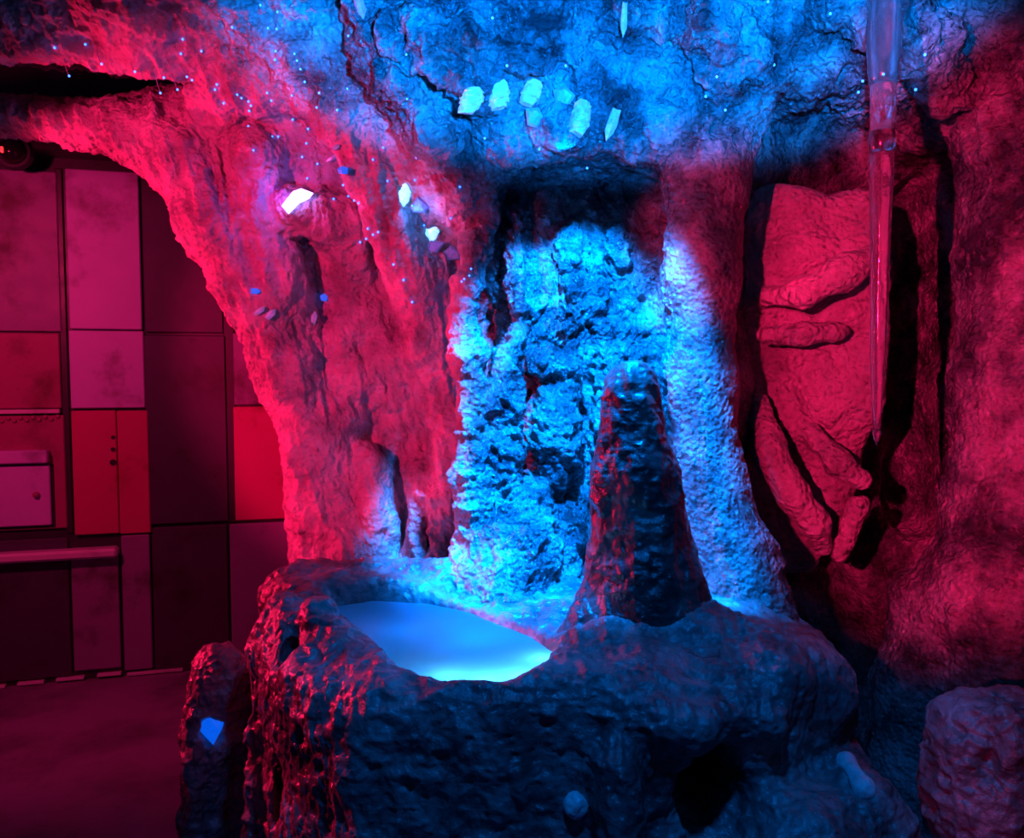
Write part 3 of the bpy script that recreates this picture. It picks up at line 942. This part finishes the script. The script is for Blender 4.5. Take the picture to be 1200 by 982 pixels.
def shell_mesh(L, Wd, seed, tiers=6):
    """stack of overlapping growth tiers, blunt end up"""
    rnd = random.Random(seed); bm = bmesh.new(); n = 14; rings = []
    for t in range(tiers):
        for f, sc in ((0.0, 1.0), (0.75, 0.93)):
            u = (t + f) / tiers
            w = Wd * 0.5 * (0.42 + 0.58 * math.sin(math.pi * min(1, 0.14 + u * 0.72)) ** 0.8) * sc
            if u > 0.85: w *= 0.8
            rings.append([bm.verts.new((w * math.cos(2 * math.pi * i / n) * rnd.uniform(0.87, 1.12) + Wd * 0.05 * math.sin(3 * u), w * 0.62 * math.sin(2 * math.pi * i / n) * rnd.uniform(0.87, 1.12), L * (u - 0.5) + L * 0.10 * math.cos(2 * math.pi * i / n + 0.4 * seed) + L * rnd.uniform(-0.02, 0.02))) for i in range(n)])
    for a, b in zip(rings[:-1], rings[1:]):
        for i in range(n):
            bm.faces.new((a[i], a[(i + 1) % n], b[(i + 1) % n], b[i]))
    bm.faces.new(rings[0][::-1]); bm.faces.new(rings[-1])
    bmesh.ops.recalc_face_normals(bm, faces=bm.faces)
    me = bpy.data.meshes.new('shell'); bm.to_mesh(me); bm.free()
    return me


def quartz_mesh(L, Wd, seed, tip=0.3, n=6, bend=0.0):
    rnd = random.Random(seed); bm = bmesh.new(); rings = []
    for u, sc in ((-0.5, 0.8), (0.0, 1.0), (0.5 - tip, 0.95)):
        rings.append([bm.verts.new((Wd * 0.5 * sc * math.cos(2 * math.pi * i / n + 0.3) * rnd.uniform(0.88, 1.1) + bend * Wd * (u * u * 4), Wd * 0.45 * sc * math.sin(2 * math.pi * i / n + 0.3) * rnd.uniform(0.88, 1.1), L * (u + rnd.uniform(-0.03, 0.03)))) for i in range(n)])
    top = bm.verts.new((bend * Wd + Wd * rnd.uniform(-0.1, 0.1), 0, L * 0.5))
    for a, b in zip(rings[:-1], rings[1:]):
        for i in range(n):
            bm.faces.new((a[i], a[(i + 1) % n], b[(i + 1) % n], b[i]))
    for i in range(n):
        bm.faces.new((rings[-1][i], rings[-1][(i + 1) % n], top))
    bm.faces.new(rings[0][::-1])
    bmesh.ops.recalc_face_normals(bm, faces=bm.faces)
    me = bpy.data.meshes.new('crystal'); bm.to_mesh(me); bm.free()
    return me


def shard_mesh(outline, thick, s):
    """flat broken piece: outline in photo pixels about its centre, chipped front"""
    bm = bmesh.new()
    back = [bm.verts.new((x * s, thick * 0.5, -y * s)) for x, y in outline]
    mid = [bm.verts.new((x * s, -thick * 0.2, -y * s)) for x, y in outline]
    front = [bm.verts.new((x * s * 0.7, -thick * 0.5 * (1 + 0.3 * (i % 2)), -y * s * 0.7)) for i, (x, y) in enumerate(outline)]
    n = len(outline)
    for a, b in ((back, mid), (mid, front)):
        for i in range(n):
            bm.faces.new((a[i], a[(i + 1) % n], b[(i + 1) % n], b[i]))
    bm.faces.new(front); bm.faces.new(back[::-1])
    bmesh.ops.recalc_face_normals(bm, faces=bm.faces)
    bmesh.ops.triangulate(bm, faces=[f for f in bm.faces if len(f.verts) > 4])
    me = bpy.data.meshes.new('shard'); bm.to_mesh(me); bm.free()
    return me


def put(name, px, py, kind, lpx, wpx, ang, mat, label, cat, group=None, seed=1, sink=0.25, outline=None):
    loc, nor, d = hit(px, py)
    dist = loc.y
    s = dist / F_PX
    L, Wd = lpx * s, wpx * s
    if kind == 'shell': me = shell_mesh(L, Wd, seed)
    elif kind == 'quartz': me = quartz_mesh(L, Wd, seed)
    elif kind == 'bent': me = quartz_mesh(L, Wd, seed, 0.22, 6, 0.35)
    else: me = shard_mesh(outline, 0.02, s)
    me.name = name
    o = obj(name, me, mat)
    M = axis_frame(d, ang).to_4x4()
    M.translation = loc - d * (Wd * 0.45 * (1 - 2 * sink))
    o.matrix_world = M
    tag(o, label, cat, group)
    return o


G1 = 'pale stones set in the overhang'
put('shell_stone', 551, 117, 'shell', 30, 25, 20, M_SHELL, 'pale blunt shell stone, leftmost of the row on the overhang', 'stone', G1, 1)
put('shell_stone', 584, 111, 'shell', 29, 25, 0, M_SHELL, 'knobbly white shell stone, second in the row on the overhang', 'stone', G1, 2)
put('shell_stone', 622, 108, 'shell', 28, 22, 25, M_SHELL, 'bright ridged shell stone, third in the row on the overhang', 'stone', G1, 3)
put('shell_stone', 679, 138, 'shell', 37, 23, 12, M_QUARTZ, 'banded bluish shell stone right of the three bright ones', 'stone', G1, 4)
put('quartz_crystal', 716, 147, 'quartz', 36, 13, 198, M_QUARTZ, 'slim pale quartz crystal, rightmost of the row on the overhang', 'crystal', G1, 5)
put('rock_shard', 625, 137, 'shard', 20, 20, 0, M_SHARD, 'dim blue shard just below the ridged shell stone', 'shard', None, 6, outline=[(-9, -9), (6, -10), (11, 0), (4, 12), (-7, 9)])
put('rock_shard', 660, 112, 'shard', 20, 20, 0, M_SHARD, 'flat blue shard between the ridged and the banded shell stones', 'shard', None, 6, outline=[(-12, -6), (2, -10), (14, 0), (6, 12), (-8, 9)])
put('shell_stone', 473, 229, 'shell', 24, 14, 25, M_GLOW, 'small bright shell stone on the diagonal rib, uppermost of two', 'stone', None, 7)
put('shell_stone', 506, 270, 'shell', 26, 15, 25, M_GLOW, 'small ringed shell stone on the diagonal rib above two blue shards', 'stone', None, 8)
put('rock_shard', 509, 290, 'shard', 20, 20, 0, M_SHARD, 'blue-violet shard lying left under the ringed shell stone', 'shard', None, 9, outline=[(-13, 5), (-4, -8), (12, -6), (4, 6), (-6, 9)])
put('rock_shard', 527, 297, 'shard', 20, 20, 0, M_SHARD, 'wedge-shaped blue shard right under the ringed shell stone', 'shard', None, 10, outline=[(-16, 4), (2, -9), (12, 0), (14, 6), (-10, 9)])
put('rock_shard', 490, 240, 'shard', 20, 20, 0, M_SHARD, 'pale blue shard right of the uppermost rib shell stone', 'shard', None, 10, outline=[(-9, 2), (0, -10), (14, 2), (8, 9), (-6, 8)])
lit = put('quartz_crystal', 347, 231, 'bent', 38, 15, 58, M_LIT, 'glowing white curved crystal in its pocket on the red arch', 'crystal', None, 11, 0.0)
put('quartz_crystal', 393, 183, 'quartz', 28, 6, 242, M_VIOLET, 'long thin violet crystal stick on the arch near the ridge', 'crystal', None, 12, -0.3)
put('quartz_crystal', 402, 199, 'quartz', 9, 13, 0, M_UV, 'stubby blue crystal under the long violet stick', 'crystal', None, 13, -0.2)
put('quartz_crystal', 394, 172, 'quartz', 10, 6, 60, M_VIOLET, 'tiny violet crystal chip above the long violet stick', 'crystal', None, 14, -0.2)
put('quartz_crystal', 300, 341, 'quartz', 11, 7, 90, M_UV, 'tiny blue bead-like crystal at the left edge of the arch', 'crystal', None, 15, -0.2)
put('quartz_crystal', 305, 364, 'quartz', 15, 6, 55, M_VIOLET, 'tiny violet crystal rod, left of the pair on the arch edge', 'crystal', None, 16, -0.3)
put('quartz_crystal', 318, 368, 'quartz', 15, 8, 45, M_VIOLET, 'tiny violet crystal rod, right of the pair on the arch edge', 'crystal', None, 17, -0.3)
put('quartz_crystal', 380, 348, 'quartz', 9, 9, 10, M_UV, 'tiny round blue crystal in the dark pocket of the arch', 'crystal', None, 18, -0.3)
put('quartz_crystal', 368, 373, 'quartz', 18, 7, 15, M_VIOLET, 'tiny violet crystal rod in the dark pocket of the arch', 'crystal', None, 19, -0.3)
put('quartz_crystal', 422, 6, 'quartz', 30, 12, 165, M_VIOLET, 'violet crystal cluster tip hanging at the top edge', 'crystal', None, 20)
put('quartz_crystal', 731, 24, 'quartz', 36, 8, 180, M_QUARTZ, 'thin pale crystal hanging from the ceiling at the top', 'crystal', None, 21, -0.2)
put('fluorescent_crystal', 246, 854, 'shard', 30, 30, 0, M_UV, 'saturated blue crystal wedge stuck in the narrow boulder', 'crystal', None, 22, outline=[(-17, -12), (-2, -16), (16, -11), (13, 2), (6, 18), (-4, 9), (-13, 0)])
lp, _, ld = hit(486, 250)
lamp('crystal_lamp', Vector(lp) - ld * 0.09, None, 0.55, (0.03, 0.25, 1.0), 0.015)
lp, _, ld = hit(347, 231)
lamp('crystal_lamp', Vector(lp) - ld * 0.06 + Vector((-0.05, 0, 0.01)), None, 0.45, (0.22, 0.06, 1.0), 0.015)


def pebble(name, chain, mat, label, dent=None):
    pts = []
    for px, py, r in chain:
        loc, nor, d = hit(px, py)
        pts.append((*(loc - d * 0.004), r / F_PX * loc.y))
    A = np.array(pts)
    lo = (A[:, :3] - A[:, 3:] * 1.5).min(0) - 0.01; hi = (A[:, :3] + A[:, 3:] * 1.5).max(0) + 0.01
    V = Vol(lo, hi, 0.005)
    if len(pts) == 1: pts.append((pts[0][0] + 0.004, pts[0][1], pts[0][2] + 0.006, pts[0][3]))
    V.chain(pts, 0.012)
    if dent:
        c = np.array(pts[0][:3]); r = pts[0][3]
        V.chain([(c[0] + r * 0.1, c[1] - r, c[2] - r * 0.5, r * 0.22), (c[0] + r * 0.35, c[1] - r, c[2] + r * 0.1, r * 0.18)], 0.006, True)
    verts, quads = V.mesh()
    v, f, n = subdivided(verts, quads, 1)
    v = v + n * (fbm(v, 60, 3) * 0.004)[:, None]
    o = obj(name, mesh_from(name, v, f), mat); tag(o, label, 'stone')


M_STONE = rock_mat('pale_stone', (0.35, 0.4, 0.42), (0.6, 0.65, 0.68), (0.8, 0.84, 0.86), (0.3, 0.5), 60, 0.3, 20.0, 0.5, 0.004)
M_STONE2 = rock_mat('grey_stone', (0.2, 0.22, 0.25), (0.35, 0.38, 0.42), (0.5, 0.54, 0.58), (0.3, 0.5), 60, 0.5, 20.0, 0.5, 0.004)
pebble('pebble', [(674, 945, 15)], M_STONE, 'pale round pebble with a dent on the basin front', True)
pebble('pebble', [(992, 893, 12), (1000, 904, 8), (1013, 924, 14)], M_STONE, 'elongated grey-blue stone beside the dark hollow')

# ------------------------------------------------------------------ clear hanging icicle
M_ICE, _nt, _b = new_mat('clear_acrylic')
_b.inputs['Base Color'].default_value = (0.9, 0.95, 1, 1); _b.inputs['Roughness'].default_value = 0.07
_b.inputs['Transmission Weight'].default_value = 0.93; _b.inputs['IOR'].default_value = 1.45
_tc = N(_nt, 'ShaderNodeTexCoord').outputs['Object']
_n = N(_nt, 'ShaderNodeTexNoise', i_Scale=30.0, i_Detail=3.0); _nt.links.new(_tc, _n.inputs['Vector'])
_bp = N(_nt, 'ShaderNodeBump', i_Strength=0.35, i_Distance=0.01); _nt.links.new(_n.outputs['Fac'], _bp.inputs['Height']); _nt.links.new(_bp.outputs[0], _b.inputs['Normal'])
M_ICE2, _nt2, _b2 = new_mat('frosted_acrylic')
_b2.inputs['Base Color'].default_value = (0.55, 0.66, 0.68, 1); _b2.inputs['Roughness'].default_value = 0.16; _b2.inputs['Transmission Weight'].default_value = 0.97


def build_icicle():
    D = 2.05
    root = empty('icicle', tuple(P(1036, 34, D)))
    tag(root, 'long clear acrylic icicle hanging from the ceiling before the niche', 'icicle')
    o0 = np.array(root.location)

    def lathe(name, prof, mat, seed):
        rnd = random.Random(seed); n = 20; bm = bmesh.new(); rings = []
        for py, wpx in prof:
            cx = 1036 - (py - 35) * 9.0 / 487
            c = P(cx, py, D) - o0; r = max(wpx * 0.42 / F_PX * D, 0.0006)
            rings.append([bm.verts.new((c[0] + r * math.cos(2 * math.pi * i / n) * rnd.uniform(0.96, 1.04), c[1] + r * math.sin(2 * math.pi * i / n), c[2])) for i in range(n)])
        for a, b in zip(rings[:-1], rings[1:]):
            for i in range(n):
                bm.faces.new((a[i], b[i], b[(i + 1) % n], a[(i + 1) % n]))
        bm.faces.new(rings[0]); bm.faces.new(rings[-1][::-1])
        bmesh.ops.recalc_face_normals(bm, faces=bm.faces)
        me = bpy.data.meshes.new(name); bm.to_mesh(me); bm.free()
        for p in me.polygons: p.use_smooth = True
        return obj(name, me, mat, root)
    lathe('collar', [(-30, 30), (10, 40), (35, 46), (50, 45), (70, 42), (88, 39), (98, 37), (99, 34)], M_ICE2, 1)
    lathe('shaft', [(100, 33), (120, 34), (153, 32)] , M_ICE, 2)
    lathe('ring', [(154, 31), (157, 35), (166, 36), (176, 35), (179, 31)], M_ICE2, 3)
    lathe('shaft', [(180, 32), (210, 31), (250, 29), (300, 25), (360, 23), (400, 21), (418, 22), (430, 19), (470, 14), (503, 10)], M_ICE, 4)
    lathe('tip', [(504, 11), (508, 12), (514, 8), (522, 1)], M_ICE2, 5)


build_icicle()

# ------------------------------------------------------------------ fibre-optic light points
M_TIP, _nt, _b = new_mat('fibre_tip_blue')
_b.inputs['Base Color'].default_value = (0.1, 0.3, 1, 1)
_b.inputs['Emission Color'].default_value = (0.02, 0.16, 1.0, 1); _b.inputs['Emission Strength'].default_value = 4.5
M_FIB, _nt, _b = new_mat('fibre_strand')
_b.inputs['Base Color'].default_value = (0.5, 0.6, 0.9, 1); _b.inputs['Roughness'].default_value = 0.2; _b.inputs['Transmission Weight'].default_value = 0.5
tip_mesh = ball_mesh('tip', (0, 0, 0), 0.0036, 1.0, 8)


def strand_mesh(p0, p1, sag, name='strand', r=0.0011):
    bm = bmesh.new(); rings = []; n = 5
    for j in range(7):
        t = j / 6
        c = np.array(p0) * (1 - t) + np.array(p1) * t + np.array(sag) * 4 * t * (1 - t)
        rings.append([bm.verts.new((c[0] + r * math.cos(2 * math.pi * i / n), c[1] + r * math.sin(2 * math.pi * i / n), c[2])) for i in range(n)])
    for a, b in zip(rings[:-1], rings[1:]):
        for i in range(n):
            bm.faces.new((a[i], a[(i + 1) % n], b[(i + 1) % n], b[i]))
    me = bpy.data.meshes.new(name); bm.to_mesh(me); bm.free()
    return me


short_strand = strand_mesh((0, 0.03, 0.004), (0, 0, 0), (0, 0, 0.003))
ON_ARCH = [(272, 32), (305, 6), (325, 14), (314, 33), (324, 34), (322, 70), (323, 60), (345, 63), (348, 71), (352, 81), (357, 96), (254, 99), (252, 105), (262, 121),
           (278, 111), (283, 115), (291, 119), (294, 124), (292, 130), (291, 148), (313, 109), (318, 118), (342, 112), (374, 109), (371, 126), (395, 129), (343, 140),
           (361, 151), (359, 168), (319, 160), (326, 160), (297, 176), (354, 184), (372, 192), (360, 209), (391, 233), (402, 217), (408, 230), (415, 235), (420, 238),
           (431, 268), (443, 272), (437, 275), (422, 284), (429, 280), (461, 310), (473, 328), (483, 354)]
ON_RIB = [(437, 187), (454, 212), (486, 211), (539, 219), (483, 241), (497, 264), (528, 256), (552, 315), (550, 323), (544, 327), (541, 330), (547, 381), (449, 173),
          (407, 104), (408, 42), (476, 64), (477, 116), (488, 185)]
ON_OVER = [(577, 21), (688, 197), (632, 175), (568, 162), (663, 77), (594, 77), (900, 2), (973, 16), (907, 76), (840, 90), (827, 113), (850, 129)]
ON_NICHE = [(1011, 95), (1006, 108), (1084, 64), (1073, 105)]
ON_LEFT = [(64, 56), (100, 52), (214, 46), (212, 63), (236, 60)]


def fibre(px, py, label, group, big=1.0):
    loc, nor, d = hit(px, py)
    if loc is None:
        return
    root = empty('fibre_light', loc - d * 0.008)
    tag(root, label, 'fibre light', group)
    t = obj('tip', tip_mesh, M_TIP, root); t.scale = (big, big, big)
    obj('strand', short_strand, M_FIB, root)


ORD = ['first', 'second', 'third', 'fourth', 'fifth', 'sixth', 'seventh', 'eighth', 'ninth', 'tenth', 'eleventh', 'twelfth', 'thirteenth',
       'fourteenth', 'fifteenth', 'sixteenth', 'seventeenth', 'eighteenth', 'nineteenth', 'twentieth', 'twenty-first', 'twenty-second']


def fibres(spots, where, group, big=1.0, across=False):
    spots = sorted(spots, key=(lambda q: q[0]) if across else (lambda q: (q[1], q[0])))
    for k, q in enumerate(spots):
        fibre(*q, '%s blue fibre light from the %s %s' % (ORD[k], 'left' if across else 'top', where), group, big)


def region(q):
    if q[1] < 100: return 0
    if q[0] < 300: return 1
    return 2 if q[1] < 212 and q[0] < 398 else 3


for k, where in enumerate(('on the crown of the rock arch', 'on the arch shoulder at the slot end', 'on the arch above the glowing white crystal', 'on the arch right of the glowing crystal')):
    fibres([q for q in ON_ARCH if region(q) == k], where, 'fibre lights on the arch')
fibres([q for q in ON_RIB if q[1] < 130], 'on the upper diagonal rock rib', 'fibre lights on the diagonal rib', 0.9)
fibres([q for q in ON_RIB if 130 <= q[1] < 270], 'beside the shell stones of the diagonal rib', 'fibre lights on the diagonal rib', 0.9)
fibres([q for q in ON_RIB if q[1] >= 270], 'at the lower end of the diagonal rib', 'fibre lights on the diagonal rib', 0.9)
fibres(ON_OVER, 'on the blue-lit overhang', 'fibre lights on the overhang', 1.1, True)
fibres(ON_NICHE, 'above the dark niche by the icicle', 'fibre lights in the niche', 1.2, True)
fibres(ON_LEFT, 'on the rock above the dark slot', 'fibre lights above the slot', 1.0, True)
for i, (px, py, top) in enumerate(((81, 89, 70), (119, 75, 60), (158, 84, 74), (188, 109, 82), (192, 91, 80), (208, 105, 82), (219, 90, 84), (225, 94, 86))):
    loc, nor, d = hit(px, top - 6)
    dep = (loc.y if loc is not None else 2.62) - 0.01
    a = P(px, py, dep); b = P(px - 5, top - 8, dep + 0.03)
    root = empty('fibre_light', tuple(a))
    tag(root, '%s fibre light from the left hanging on a thread before the dark slot' % ORD[i], 'fibre light', 'fibre lights hanging in the slot')
    obj('tip', tip_mesh, M_TIP, root)
    obj('strand', strand_mesh(b - a, (0, 0, 0), (-0.006, 0, 0)), M_FIB, root)
